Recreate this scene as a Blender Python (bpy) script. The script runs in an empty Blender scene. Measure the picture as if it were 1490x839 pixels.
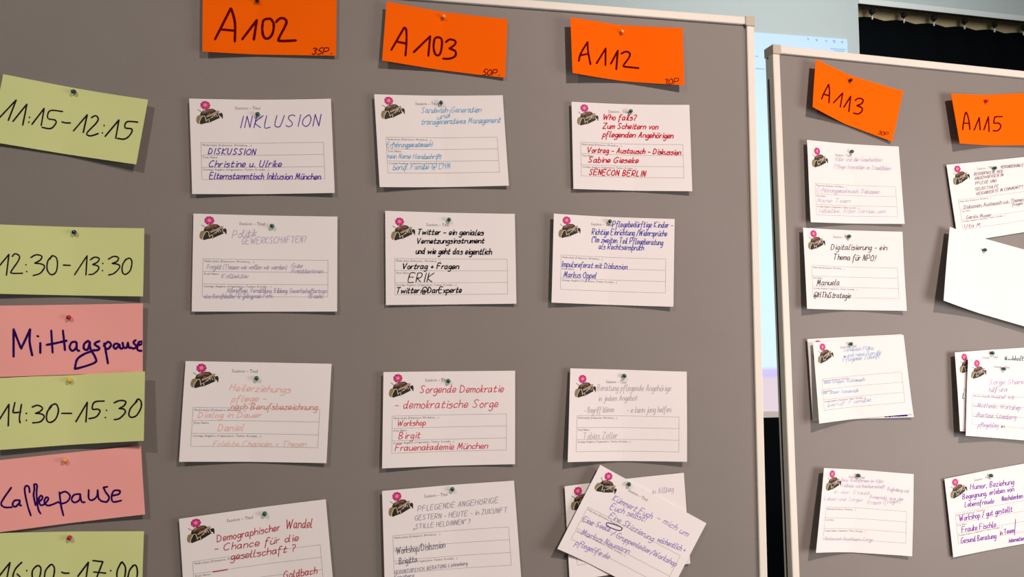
import bpy, math, random
from mathutils import Vector, Matrix

random.seed(7)
C = bpy.context.scene.collection
SC = bpy.context.scene

# ------------------------------------------------------------------ camera
F = 1076.0; CX, CY = 745.0, 419.5
YAW = math.radians(9.57); PITCH = math.radians(4.2)
CAM = Vector((0.0, -1.208, 1.40))
fwd = Vector((math.sin(YAW)*math.cos(PITCH), math.cos(YAW)*math.cos(PITCH), math.sin(PITCH)))
rgt = Vector((math.cos(YAW), -math.sin(YAW), 0.0))
upv = rgt.cross(fwd)
cd = bpy.data.cameras.new('camera'); cam = bpy.data.objects.new('camera', cd); C.objects.link(cam)
M = Matrix.Identity(4)
for i in range(3):
    M[i][0] = rgt[i]; M[i][1] = upv[i]; M[i][2] = -fwd[i]; M[i][3] = CAM[i]
cam.matrix_world = M
cd.sensor_width = 36.0; cd.lens = 36.0*F/1490.0; cd.clip_start = 0.02
SC.camera = cam

# ------------------------------------------------------------------ light
SC.view_settings.view_transform = 'Standard'; SC.view_settings.look = 'None'
SC.view_settings.gamma = 1.0; SC.view_settings.use_curve_mapping = False
SC.view_settings.exposure = -0.05
w = bpy.data.worlds.new('world'); SC.world = w; w.use_nodes = True
w.node_tree.nodes['Background'].inputs[0].default_value = (0.62, 0.80, 0.86, 1)
w.node_tree.nodes['Background'].inputs[1].default_value = 0.09

def area(name, loc, target, size, power, col, spread=180, sy=None):
    l = bpy.data.lights.new(name, 'AREA'); l.energy = power; l.color = col
    l.size = size; l.spread = math.radians(spread)
    if sy: l.shape = 'RECTANGLE'; l.size_y = sy
    else: l.shape = 'DISK'
    o = bpy.data.objects.new(name, l); C.objects.link(o); o.location = loc
    o.rotation_euler = (Vector(target)-Vector(loc)).to_track_quat('-Z', 'Y').to_euler()
    return o
area('ceiling_lamp', (1.25, -2.55, 3.55), (0.95, 0, 1.1), 0.13, 22, (1.0, 0.80, 0.71), 80)
area('ceiling_lamp', (-1.75, -2.5, 3.55), (-0.8, 0, 1.15), 0.13, 8.5, (1.0, 0.90, 0.78), 80)
area('window_light', (2.35, -1.25, 1.2), (0.9, 0, 1.2), 0.9, 17, (1.0, 0.92, 0.89), 130, 1.1)
area('wall_fill_light', (2.4, 0.3, 3.1), (1.8, 2.6, 2.9), 1.2, 46, (0.93, 0.97, 0.97), 170)  # added fill lamp that brightens the back wall and alcove, no real fitting

# ------------------------------------------------------------------ helpers
def mat(name, col, rough=0.7, spec=0.3, metal=0.0, noise=None, bump=None, emit=None):
    m = bpy.data.materials.new(name); m.use_nodes = True
    nt = m.node_tree; b = nt.nodes['Principled BSDF']
    b.inputs['Base Color'].default_value = (*col, 1); b.inputs['Roughness'].default_value = rough
    b.inputs['Specular IOR Level'].default_value = spec; b.inputs['Metallic'].default_value = metal
    if emit:
        b.inputs['Emission Color'].default_value = (*col, 1); b.inputs['Emission Strength'].default_value = emit
    if noise:
        sc, amt = noise
        tc = nt.nodes.new('ShaderNodeTexCoord'); n = nt.nodes.new('ShaderNodeTexNoise')
        n.inputs['Scale'].default_value = sc; n.inputs['Detail'].default_value = 5
        r = nt.nodes.new('ShaderNodeMapRange'); r.inputs[3].default_value = 1-amt; r.inputs[4].default_value = 1+amt
        mx = nt.nodes.new('ShaderNodeVectorMath'); mx.operation = 'SCALE'; mx.inputs[0].default_value = col
        nt.links.new(tc.outputs['Object'], n.inputs['Vector']); nt.links.new(n.outputs[0], r.inputs[0])
        nt.links.new(r.outputs[0], mx.inputs['Scale']); nt.links.new(mx.outputs[0], b.inputs['Base Color'])
    if bump:
        sc, st = bump
        tc = nt.nodes.new('ShaderNodeTexCoord'); n = nt.nodes.new('ShaderNodeTexNoise')
        n.inputs['Scale'].default_value = sc; n.inputs['Detail'].default_value = 3
        bp = nt.nodes.new('ShaderNodeBump'); bp.inputs['Strength'].default_value = st; bp.inputs['Distance'].default_value = 0.001
        nt.links.new(tc.outputs['Object'], n.inputs['Vector']); nt.links.new(n.outputs[0], bp.inputs['Height'])
        nt.links.new(bp.outputs[0], b.inputs['Normal'])
    return m

def lin(r, g, b):
    f = lambda c: (c/255/12.92) if c <= 10 else ((c/255+0.055)/1.055)**2.4
    return (f(r), f(g), f(b))

XF = {}
def tag(o, label=None, cat=None, group=None, kind=None):
    if label: o['label'] = label
    if cat: o['category'] = cat
    if group: o['group'] = group
    if kind: o['kind'] = kind
    return o
def empty(name, m4):
    o = bpy.data.objects.new(name, None); C.objects.link(o); o.matrix_world = m4
    o.empty_display_size = 0.05; XF[o.name] = m4.inverted()
    return o
def obj(name, verts, faces, m, parent=None, smooth=False, root=None):
    """verts in world space; root = the Empty whose frame is used"""
    me = bpy.data.meshes.new(name)
    inv = XF[root.name] if root else (XF[parent.name] if parent else None)
    vs = [tuple(inv @ Vector(v)) for v in verts] if inv else [tuple(v) for v in verts]
    me.from_pydata(vs, [], faces); me.materials.append(m)
    if smooth:
        for p in me.polygons: p.use_smooth = True
    me.update()
    o = bpy.data.objects.new(name, me); C.objects.link(o)
    if parent: o.parent = parent
    return o

class Plane:
    def __init__(s, O, ex, n):
        s.O = Vector(O); s.ex = Vector(ex).normalized(); s.n = Vector(n).normalized()
        s.ey = Vector((0, 0, -1)); s.ey = (s.ey - s.ey.dot(s.n)*s.n).normalized()   # down
    def hit(s, px, py, lift=0.0):
        d = fwd*F + rgt*(px-CX) - upv*(py-CY)
        o = s.O + s.n*lift
        t = (o-CAM).dot(s.n)/d.dot(s.n)
        p = CAM + d*t - o
        return (p.dot(s.ex), p.dot(s.ey))
    def pt(s, a, b, lift=0.0):
        return s.O + s.ex*a + s.ey*b + s.n*lift

def box_between(P, a0, a1, b0, b1, l0, l1):
    """box in plane coordinates"""
    vs = [P.pt(a, b, l) for l in (l0, l1) for b in (b0, b1) for a in (a0, a1)]
    fs = [(0,1,3,2), (4,6,7,5), (0,4,5,1), (2,3,7,6), (0,2,6,4), (1,5,7,3)]
    return vs, fs
def merge(*parts):
    V, Fc = [], []
    for v, f in parts:
        k = len(V); V += list(v); Fc += [tuple(i+k for i in q) for q in f]
    return V, Fc
class RPlane:
    """a plane whose axes are turned in the plane by a small angle about O"""
    def __init__(s, P, O2, ang):
        s.P = P; s.O2 = O2; s.c = math.cos(ang); s.s = math.sin(ang)
        s.O = P.pt(*O2); s.ex = P.ex*s.c - P.ey*s.s; s.ey = P.ey*s.c + P.ex*s.s; s.n = P.n
    def pt(s, a, b, lift=0.0):
        return s.O + s.ex*a + s.ey*b + s.n*lift
    def matrix(s, a=0, b=0, lift=0):
        m = Matrix.Identity(4); o = s.pt(a, b, lift); ez = -s.ey
        for i in range(3):
            m[i][0] = s.ex[i]; m[i][1] = -s.n[i]; m[i][2] = ez[i]; m[i][3] = o[i]
        return m
def mat4(P, a, b, lift=0):
    m = Matrix.Identity(4); o = P.pt(a, b, lift)
    for i in range(3):
        m[i][0] = P.ex[i]; m[i][1] = -P.n[i]; m[i][2] = -P.ey[i]; m[i][3] = o[i]
    return m

# ------------------------------------------------------------------ materials
FELT = mat('grey_felt', (0.208, 0.185, 0.169), 0.6, 0.5, noise=(9, 0.06), bump=(700, 0.25))
_b = FELT.node_tree.nodes['Principled BSDF']; _b.inputs['Sheen Weight'].default_value = 0.08; _b.inputs['Sheen Roughness'].default_value = 0.5
ALU = mat('cream_aluminium', (0.74, 0.70, 0.63), 0.45, 0.4, noise=(30, 0.03))
CORNER = mat('beige_plastic_corner', (0.50, 0.44, 0.36), 0.5)
DARK = mat('dark_gap', (0.015, 0.013, 0.012), 0.9)
SIDE = mat('brown_grey_edge', (0.22, 0.19, 0.17), 0.6)
STEEL = mat('grey_steel_legs', (0.35, 0.35, 0.35), 0.4, metal=0.7)
PAPER = mat('white_paper', (0.79, 0.755, 0.755), 0.85, 0.08, bump=(60, 0.15))
GREEN = mat('light_green_card', (0.66, 0.72, 0.31), 0.7, 0.25, bump=(80, 0.1))
PINK = mat('salmon_pink_card', (0.92, 0.40, 0.37), 0.7, 0.25, bump=(80, 0.1))
ORANGE = mat('bright_orange_card', (0.92, 0.125, 0.0), 0.8, 0.05, bump=(80, 0.1))
PRINT = mat('printed_grey_ink', (0.10, 0.10, 0.10), 0.95, 0.0)
PRINTL = mat('printed_thin_rule', (0.36, 0.34, 0.34), 0.95, 0.0)
WALLM = mat('pale_grey_green_wall', (0.54, 0.575, 0.56), 0.85, 0.2, noise=(2, 0.02))
CEIL = mat('ceiling_white', (0.7, 0.7, 0.68), 0.9)
FLOORM = mat('grey_floor', (0.25, 0.23, 0.21), 0.6, noise=(6, 0.1))
BEIGE = mat('tan_board_behind_curtain', (0.55, 0.42, 0.24), 0.8, noise=(20, 0.12))
BLACK = mat('black_stage_cloth', (0.004, 0.005, 0.006), 1.0, 0.0)
WHITEP = mat('white_plastic', (0.78, 0.78, 0.74), 0.5)
BLKP = mat('black_plastic', (0.01, 0.01, 0.01), 0.5)
NEEDLE = mat('pin_steel', (0.6, 0.6, 0.6), 0.3, metal=0.9)
PINC = dict(green=mat('green_pin', (0.0, 0.09, 0.05), 0.25, 0.6), blue=mat('dark_blue_pin', (0.004, 0.018, 0.06), 0.25, 0.6),
            red=mat('red_pin', (0.42, 0.006, 0.02), 0.3, 0.6), yellow=mat('yellow_pin', (0.72, 0.50, 0.03), 0.35, 0.5),
            black=mat('black_pin', (0.006, 0.006, 0.008), 0.25, 0.6), gold=mat('amber_pin', (0.75, 0.36, 0.10), 0.35, 0.6))
LOGO = dict(dark=mat('emblem_dark', (0.022, 0.018, 0.010), 0.6), pink=mat('emblem_magenta', (0.48, 0.015, 0.14), 0.6),
            lp=mat('emblem_light_pink', (0.85, 0.22, 0.45), 0.6), gold=mat('emblem_gold', (0.26, 0.19, 0.08), 0.6),
            brown=mat('emblem_brown', (0.17, 0.085, 0.05), 0.6), cream=mat('emblem_cream', (0.78, 0.74, 0.58), 0.6),
            sand=mat('emblem_sand', (0.42, 0.28, 0.20), 0.6))
INKS = {}
def ink(c):
    if c not in INKS: INKS[c] = mat('ink_%d' % len(INKS), lin(*c), 0.95, 0.0)
    return INKS[c]

# ------------------------------------------------------------------ the boards' planes
B1 = Plane((0, 0, CAM.z), (1, 0, 0), (0, -1, 0))
A2 = math.radians(5.33)
_d = fwd*F + rgt*(1240-CX) - upv*(499-CY)
B2 = Plane(CAM + _d*(1.36/F), (math.cos(A2), math.sin(A2), 0), (math.sin(A2), -math.cos(A2), 0))

def corner_pieces(R, a, b, sa, sb, w, parent, root):
    # L-shaped cap over the mitre; sa, sb = direction from the corner into the board
    k = 0.0165; g = 0.0004
    V, Fc = merge(box_between(R, min(a-sa*g, a+sa*k), max(a-sa*g, a+sa*k), min(b-sb*g, b+sb*k), max(b-sb*g, b+sb*k), -0.0215, 0.0062))
    return obj('corner_cap', V, Fc, CORNER, parent, root=root)

def pinboard(R, W, H, label, side_slot):
    """R origin = inner top-left corner of the felt, W x H the felt"""
    fw = 0.0145; base = R.matrix(W/2, H+0.5)
    bm = base.copy(); bm[2][3] = 0.0
    root = tag(empty('pinboard', bm), label, 'pinboard')
    v, f = box_between(R, 0.0006, W-0.0006, 0.0006, H-0.0006, -0.018, 0.0)
    # fine subdivision is not needed: flat felt panel
    obj('felt_panel', v, f, FELT, root)
    def profile(a0, a1, b0, b1, name='frame_rail'):
        # front lip with a lower bevelled outer step
        V, Fc = merge(box_between(R, a0, a1, b0, b1, -0.020, 0.0045))
        me = obj(name, V, Fc, ALU, root)
        md = me.modifiers.new('bevel', 'BEVEL'); md.width = 0.0018; md.segments = 2
        return me
    profile(-fw, W+fw, -fw, 0)
    profile(-fw, W+fw, H, H+fw)
    profile(-fw, 0, 0.0, H)
    profile(W, W+fw, 0.0, H)
    for (a, b, sa, sb) in ((-fw, -fw, 1, 1), (W+fw, -fw, -1, 1), (-fw, H+fw, 1, -1), (W+fw, H+fw, -1, -1)):
        corner_pieces(R, a, b, sa, sb, fw, root, root)
    # dark groove and clamp slot on the narrow sides
    for a, s in ((-fw, -1), (W+fw, 1)):
        V, Fc = merge(box_between(R, min(a, a+s*0.0006), max(a, a+s*0.0006), 0.045, H-0.045, -0.0130, -0.0095))
        obj('side_groove', V, Fc, DARK, root)
        V, Fc = merge(box_between(R, min(a, a+s*0.0009), max(a, a+s*0.0009), 0.0035, 0.0065, -0.013, -0.010))
        obj('screw', V, Fc, DARK, root)
    # legs: an upright behind each side and a foot on the floor
    for a in (0.05, W-0.05):
        V, Fc = box_between(R, a-0.015, a+0.015, 0.15, H+0.02, -0.050, -0.0205)
        p0 = R.pt(a, H+0.02, -0.035)
        x, y = p0.x, p0.y
        V2 = [(x+dx, y+dy, z) for z in (0.03, p0.z) for dy in (-0.014, 0.014) for dx in (-0.015, 0.015)]
        V3 = [(x+dx, y+dy, z) for z in (0.0, 0.03) for dy in (-0.28, 0.28) for dx in (-0.02, 0.02)]
        bf = [(0,1,3,2), (4,6,7,5), (0,4,5,1), (2,3,7,6), (0,2,6,4), (1,5,7,3)]
        V, Fc = merge((V, Fc), (V2, bf), (V3, bf))
        obj('leg', V, Fc, STEEL, root)
    return root

c1 = B1.hit(1084.7, 37.0)
R1 = RPlane(B1, (c1[0]-1.42, c1[1]), 0.0)
board1 = pinboard(R1, 1.42, 1.36, 'large grey felt pinboard with cream frame filling the left and middle', False)
c2 = B2.hit(1132.5, 78.5)
R2 = RPlane(B2, c2, math.radians(0.73))
board2 = pinboard(R2, 1.15, 1.36, 'second grey felt pinboard at the right, cream frame and dark left edge', True)

# ------------------------------------------------------------------ the room
WY = 2.6
def quadbox(name, x0, x1, y0, y1, z0, z1, m):
    V = [(x, y, z) for z in (z0, z1) for y in (y0, y1) for x in (x0, x1)]
    return tag(obj(name, V, [(0,2,3,1), (4,5,7,6), (0,1,5,4), (2,6,7,3), (0,4,6,2), (1,3,7,5)], m), kind='structure')
BW = Plane((0, WY, CAM.z), (1, 0, 0), (0, -1, 0))
xo, zo = BW.hit(1249.5, 40)
quadbox('floor', -5, 6.0, -4.0, 4.2, -0.1, 0.0, FLOORM)
quadbox('ceiling', -5, 6.0, -4.0, 4.2, 4.0, 4.1, CEIL)
quadbox('wall_back', -5, xo, WY, WY+0.12, 0, 4.0, WALLM)
# alcove to the right: soffit, rail, tan back panel, curtain
A3 = math.radians(2.4)
AL = Plane((xo, WY, CAM.z), (math.cos(A3), math.sin(A3), 0), (math.sin(A3), -math.cos(A3), 0))
ra, rb = AL.hit(1249, 6.6)
V, Fc = box_between(AL, 0, 3.6, -(4.0-CAM.z), rb-0.038, -0.03, 0.0)
tag(obj('wall_right', V, Fc, WALLM), kind='structure')
V, Fc = box_between(AL, 0, 3.6, rb-0.037, rb-0.004, -0.012, 0.008)
tag(obj('curtain_rail', V, Fc, WHITEP), 'white curtain rail along the top of the black curtain', 'curtain rail')
V, Fc = box_between(AL, 0.0, 3.6, rb+0.004, rb+0.010, 0.004, 0.010)
V2, F2 = box_between(AL, 0.0, 3.6, rb-0.004, rb+0.001, -0.012, 0.006)
tag(obj('trim_1', V2, F2, DARK), kind='structure')
V, Fc = box_between(AL, 0, 3.6, rb-0.4, 1.4, -0.16, -0.13)
tag(obj('wall_alcove', V, Fc, BEIGE), kind='structure')
# curtain
cur = tag(empty('curtain', mat4(AL, 1.5, 1.39, -0.06)), 'black stage curtain hanging from hooks at the upper right', 'curtain')
hooks = [(1275.8, 12), (1322.5, 17), (1366.5, 22), (1411.5, 26), (1455.5, 30)]
ha = [AL.hit(x, y)[0] for x, y in hooks]; st = (ha[-1]-ha[0])/4
ha = ha + [ha[-1]+st*k for k in range(1, 14)]
_, cb = AL.hit(1275.8, 23.5, -0.05)
NA, NB = 220, 10
vs = []; a_end = ha[-1]
for j in range(NB+1):
    for i in range(NA+1):
        a = 0.006+(a_end-0.006)*i/NA
        ph = (a-ha[0])/st
        sag = 0.012*(1-abs(math.cos(math.pi*ph)))
        b = cb+sag if j == 0 else cb+0.02+(1.36-cb)*j/NB
        wv = 0.018*math.cos(2*math.pi*ph)*(0.15+0.85*j/NB)
        vs.append(AL.pt(a, b, -0.075+wv))
fs = [(j*(NA+1)+i, j*(NA+1)+i+1, (j+1)*(NA+1)+i+1, (j+1)*(NA+1)+i) for j in range(NB) for i in range(NA)]
cl = obj('curtain_cloth', vs, fs, BLACK, cur, smooth=True)
sm = cl.modifiers.new('s', 'SOLIDIFY'); sm.thickness = 0.003
for a in ha[:8]:
    V, Fc = merge(box_between(AL, a-0.012, a+0.012, rb-0.003, rb+0.024, -0.052, -0.030),
                  box_between(AL, a-0.004, a+0.004, rb+0.020, rb+0.034, -0.048, -0.036))
    h = obj('curtain_hook', V, Fc, BLKP, cur)
    V, Fc = merge(box_between(AL, a+0.006, a+0.012, rb+0.010, cb+0.022, -0.056, -0.050))
    obj('hook_strip', V, Fc, WHITEP, h, root=cur)

# projected screen picture on the wall
px1, pz0 = BW.hit(1232, 57.5); _, pz1 = BW.hit(1120, 598)
px0 = px1-2.3
pm = bpy.data.materials.new('projected_picture'); pm.use_nodes = True
nt = pm.node_tree; b = nt.nodes['Principled BSDF']
b.inputs['Base Color'].default_value = (0.5, 0.55, 0.56, 1)
tc = nt.nodes.new('ShaderNodeTexCoord'); sp = nt.nodes.new('ShaderNodeSeparateXYZ')
mr = nt.nodes.new('ShaderNodeMapRange'); cr = nt.nodes.new('ShaderNodeValToRGB')
H_ = pz1-pz0
mr.inputs[1].default_value = 0; mr.inputs[2].default_value = H_
nt.links.new(tc.outputs['Object'], sp.inputs[0]); nt.links.new(sp.outputs[2], mr.inputs[0])
nt.links.new(mr.outputs[0], cr.inputs[0])
els = cr.color_ramp.elements
els[0].position = 0.0; els[0].color = (*lin(225, 205, 215), 1)
els[1].position = 1.0; els[1].color = (*lin(190, 220, 250), 1)
for p, c in ((0.085, (222, 205, 218)), (0.090, (205, 190, 240)), (0.105, (205, 195, 245)), (0.115, (215, 240, 250)), (0.45, (205, 245, 255)), (0.8, (195, 228, 250))):
    e = els.new(p); e.color = (*lin(*c), 1)
nt.links.new(cr.outputs[0], b.inputs['Emission Color']); b.inputs['Emission Strength'].default_value = 1.05
b.inputs['Base Color'].default_value = (0.08, 0.08, 0.08, 1)
pe = tag(empty('projected_picture', mat4(BW, px0, pz1, 0.004)), 'pale blue projector picture on the wall, seen between the two boards', 'projection')
V, Fc = box_between(BW, px0, px1, pz0, pz1, 0.0, 0.004)
obj('picture_area', V, Fc, pm, pe)
ICON = mat('projected_icon', lin(150, 185, 228), 0.8)
for x, y, s in ((1175.5, 57.5, 0.012), (1188, 59, 0.014), (1202, 60.5, 0.012), (1213.5, 61, 0.016), (1225, 62, 0.014)):
    a, bb = BW.hit(x, y)
    V, Fc = merge(box_between(BW, a-s*.7, a+s*.4, bb-s*.5, bb-s*.1, 0.004, 0.0045), box_between(BW, a-s*.25, a+s*.25, bb-s*.1, bb+s*.5, 0.004, 0.0045))
    obj('toolbar_icon', V, Fc, ICON, pe)
for x0, x1, y in ((1208, 1230, 71), (1212, 1228, 74), (1098, 1103, 82), (1099, 1112, 100)):
    a, bb = BW.hit(x0, y); a1, _ = BW.hit(x1, y)
    V, Fc = box_between(BW, a, a1, bb-0.003, bb+0.003, 0.004, 0.0045)
    obj('text_line', V, Fc, mat('projected_text', lin(165, 195, 230), 0.8), pe)
_, lz0 = BW.hit(1120, 598.5); _, lz1 = BW.hit(1120, 606.5)
V, Fc = box_between(BW, -3.0, xo-0.05, lz0, lz1, 0.0, 0.02)
tag(obj('trim_3', V, Fc, mat('cream_ledge', (0.82, 0.74, 0.68), 0.6)), kind='structure')
V, Fc = box_between(BW, -3.0, xo-0.05, lz1+0.002, 1.398, 0.002, 0.03)
tag(obj('stage_skirt', V, Fc, BLACK), 'black cloth covering the wall below the projected picture', 'cloth')

# ------------------------------------------------------------------ single stroke handwriting
GL = dict(zip('abcdefghijklmnopqrstuvwxyz', [
 "4j1j0g1e3f4i 4j4f5e", "0n0e 0i2j4h3e0e", "4i2j0h1e4f", "4i2j0h1e3f4i 4n4f5e", "0g4h3j1j0g1e4f", "4m3n1l1a 0j3j",
 "4i2j0h1e4g 4j4c2a0b", "0n0e 0h2j4i4e", "1j1e 1m1l", "2j2b0a 2m2l", "0n0e 3j0g3e", "1n0f1e2e", "0j0e 0i2j3i3e 3i5j6i6e",
 "0j0e 0i2j4i4e", "2j0h1e3e4h2j", "0j0a 0i2j4h3e0f", "4i2j0h1e3e4i 4j4a", "0j0e 0h2j3j", "4i2j0i2h4g3e0e", "2m1f2e4f 0j4j",
 "0j0f2e4g 4j4e", "0j2e4j", "0j1e3i5e6j", "0j4e 4j0e", "0j2e 4j1a", "0j4j0e4e"]))
GL.update({'ä': GL['a']+" 1m1l 4m4l", 'ö': GL['o']+" 1m1l 4m4l", 'ü': GL['u']+" 1m1l 4m4l",
 'A': "0e3n5e 1h4h", 'B': "0e0n 0n3n4l3j0i 2i5g3e0e", 'C': "5m3n0k0g2e5f", 'D': "0e0n 0n3m5j4f0e", 'E': "5n0n0e5e 0j4j", 'F': "5n0n0e 0j4j",
 'G': "5m3n0k0g2e5f5i3i", 'H': "0n0e 5n5e 0j5j", 'I': "1n1e", 'J': "3n3f1e0f", 'K': "0n0e 5n0i5e", 'L': "0n0e4e", 'M': "0e1n3g5n6e",
 'N': "0e0n4e4n", 'O': "3n0k0g3e5g5k3n", 'P': "0n0e 0n4n5k3i0i", 'R': "0n0e 0n4n5k3i0i5e", 'S': "5m3n1m1k4h4f2e0f", 'T': "0n6n 3n3e",
 'U': "0n0g2e4f5n", 'V': "0n3e6n", 'W': "0n2e4l6e8n", 'Z': "0n5n0e5e", 'Y': "0n3j6n 3j3e", 'X': "0n5e 5n0e", 'Q': "3n0k0g3e5g5k3n 3g5e", 'Ü': "0l0g2e4f5l 1n1m 4n4m", 'Ö': "3l0j0g3e5g5j3l 1n1m 4n4m", 'Ä': "0e3l5e 1h4h 1n1m 5n5m",
 '0': "2n0k0g2e4g4k2n", '1': "0h2n2e", '2': "0m2n4l0e4e", '3': "0m2n4l2j4g2e0f", '5': "4n1n0j3i4g2e0e",
 '-': "0h4h", ':': "1i1h 1f1e", '.': "1f1e", ',': "1f0d", '?': "0m2n4l2h2g 2f2e", '!': "1n1h 1f1e", '+': "2j2f 0h4h", '/': "0d4n", '(': "2n0k0f2d",
 ')': "0n2k2f0d", '@': "5h3j2h3f5h 5i5f7g8j5n1m0h2d6d", '"': "0n0l 2n2l", ';': "0f0c 2f2c"})
def glyph(ch):
    out = []
    for s in GL[ch].split():
        out.append([(int(s[i]), 'abcdefghijklmn'.index(s[i+1])-4) for i in range(0, len(s), 2)])
    return out

def smooth(pts, n=4):
    """Catmull-Rom through points, keeping corners sharper than ~75 degrees"""
    if len(pts) < 3:
        return [list(pts)]
    runs, cur_ = [], [pts[0]]
    for i in range(1, len(pts)-1):
        cur_.append(pts[i])
        a = (pts[i][0]-pts[i-1][0], pts[i][1]-pts[i-1][1]); b_ = (pts[i+1][0]-pts[i][0], pts[i+1][1]-pts[i][1])
        la = math.hypot(*a) or 1e-9; lb = math.hypot(*b_) or 1e-9
        if (a[0]*b_[0]+a[1]*b_[1])/(la*lb) < -0.25:
            runs.append(cur_); cur_ = [pts[i]]
    cur_.append(pts[-1]); runs.append(cur_)
    res = []
    for r in runs:
        if len(r) < 3: res.append(r); continue
        closed = math.hypot(r[0][0]-r[-1][0], r[0][1]-r[-1][1]) < 1e-6
        o = []
        for i in range(len(r)-1):
            p0 = r[i-1] if i > 0 else (r[-2] if closed else r[0])
            p1, p2 = r[i], r[i+1]
            p3 = r[i+2] if i+2 < len(r) else (r[1] if closed else r[-1])
            for k in range(n):
                t = k/n
                o.append(tuple(0.5*((2*p1[d])+(-p0[d]+p2[d])*t+(2*p0[d]-5*p1[d]+4*p2[d]-p3[d])*t*t+(-p0[d]+3*p1[d]-3*p2[d]+p3[d])*t**3) for d in (0, 1)))
        o.append(r[-1]); res.append(o)
    return res

def ribbon(pts, wd, V, Fc):
    q = [pts[0]]
    for p in pts[1:]:
        if math.hypot(p[0]-q[-1][0], p[1]-q[-1][1]) > 0.02: q.append(p)
    if len(q) < 2:
        q = [(pts[0][0], pts[0][1]-wd*.3), (pts[0][0], pts[0][1]+wd*.3)]
    h = wd/2; n = len(q)
    def unit(a, b):
        l = math.hypot(b[0]-a[0], b[1]-a[1]) or 1e-9
        return ((b[0]-a[0])/l, (b[1]-a[1])/l)
    d0 = unit(q[0], q[1]); d1 = unit(q[-2], q[-1])
    base = len(V)
    V.append((q[0][0]-d0[0]*h, q[0][1]-d0[1]*h))            # rounded tips: one extra point each
    for i in range(n):
        a = unit(q[i-1], q[i]) if i > 0 else d0
        b_ = unit(q[i], q[i+1]) if i < n-1 else d1
        t = (a[0]+b_[0], a[1]+b_[1]); l = math.hypot(*t) or 1e-9; t = (t[0]/l, t[1]/l)
        hh = h*random.uniform(0.92, 1.08)
        V.append((q[i][0]-t[1]*hh, q[i][1]+t[0]*hh)); V.append((q[i][0]+t[1]*hh, q[i][1]-t[0]*hh))
    V.append((q[-1][0]+d1[0]*h, q[-1][1]+d1[1]*h))
    Fc.append((base, base+2, base+1))
    for i in range(n-1):
        k = base+1+2*i
        Fc.append((k, k+1, k+3, k+2))
    k = base+1+2*(n-1)
    Fc.append((k, k+1, k+2))

def text_strokes(text, x0, y0, x1, y1, cap, slant=0.18, jit=0.5, conn=False):
    items = []; x = 0.0; prev = None
    for ch in text:
        if ch == ' ':
            x += 4.0; prev = None; continue
        g = glyph(ch)
        wdt = max(p[0] for s in g for p in s)
        dy = random.uniform(-.25, .25)*jit; ds = random.uniform(-.06, .06)*jit; sx = random.uniform(.92, 1.08)
        st_ = [[(x+p[0]*sx+(slant+ds)*p[1]*1.0+random.uniform(-.15, .15)*jit, p[1]+dy+random.uniform(-.15, .15)*jit) for p in s] for s in g]
        if conn and prev and ch.islower():
            items.append([prev, ((prev[0]+st_[0][0][0])/2, min(prev[1], st_[0][0][1])+.3), st_[0][0]])
        prev = st_[-1][-1] if ch.islower() and ch not in 'itj' else (st_[0][-1] if ch in 'itj' else None)
        items += st_; x += wdt*sx+(2.7 if ch.isupper() else 1.7)
    x -= 1.7
    L = math.hypot(x1-x0, y1-y0); sx = L/max(x, 1); e = ((x1-x0)/L, (y1-y0)/L); nrm = (e[1], -e[0]); sy = cap/9.0
    return [[(x0+e[0]*p[0]*sx+nrm[0]*p[1]*sy, y0+e[1]*p[0]*sx+nrm[1]*p[1]*sy) for p in s] for s in items]

# ------------------------------------------------------------------ printed text (built-in font), in sheet millimetres
def printed(text, x, y, cap, width):
    cu = bpy.data.curves.new('t', 'FONT'); cu.body = text; cu.size = 1.0; cu.resolution_u = 1
    o = bpy.data.objects.new('t', cu); me = bpy.data.meshes.new_from_object(o)
    vs = [(v.co.x, v.co.y) for v in me.vertices]; fs = [tuple(p.vertices) for p in me.polygons]
    bpy.data.objects.remove(o); bpy.data.curves.remove(cu); bpy.data.meshes.remove(me)
    mx = max(v[0] for v in vs); my = 0.73
    return [((x+v[0]/mx*width)/210, (y-v[1]/my*cap)/148) for v in vs], fs
def uvmerge(parts):
    V, Fc = [], []
    for v, f in parts:
        k = len(V); V += v; Fc += [tuple(i+k for i in q) for q in f]
    return V, Fc
PT = ([printed("Session \u2013 Titel", 65, 15.8, 5.2, 37), 
              printed("Methode(n) (Diskussion, Workshop, ...)", 16.5, 73.5, 3.3, 71),
              printed("Dein Name", 16.5, 92.5, 3.3, 21),
              printed("Sonstige Angaben (Organisation, Twitter, Kontakt, ...)", 16.5, 111.5, 3.3, 96)])
def uvrule(x0, y0, x1, y1, t=0.55):
    n = 24; V, Fc = [], []
    for i in range(n+1):
        x = x0+(x1-x0)*i/n; y = y0+(y1-y0)*i/n
        if y0 == y1: V += [(x/210, (y-t/2)/148), (x/210, (y+t/2)/148)]
        else: V += [((x-t/2)/210, y/148), ((x+t/2)/210, y/148)]
        if i: k = 2*i-2; Fc.append((k, k+1, k+3, k+2))
    return V, Fc
RULES = uvmerge([uvrule(14.5, y, 196, y) for y in (68.5, 87.5, 106.5, 125.5)] + [uvrule(x, 68.5, x, 125.5) for x in (14.5, 196)])
def LG(x, y): return (((x-340)*1.07/16.78+2.5+20.3)/192, ((y-340)*1.08/16.78-1.0+20.3)/138)
def poly(pts): return [LG(*p) for p in pts], [tuple(range(len(pts)))]
def strokes_uv(lst, wd):
    V, Fc = [], []
    for s in lst:
        for r in smooth(s): ribbon(r, wd, V, Fc)
    return [LG(*p) for p in V], Fc
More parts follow.
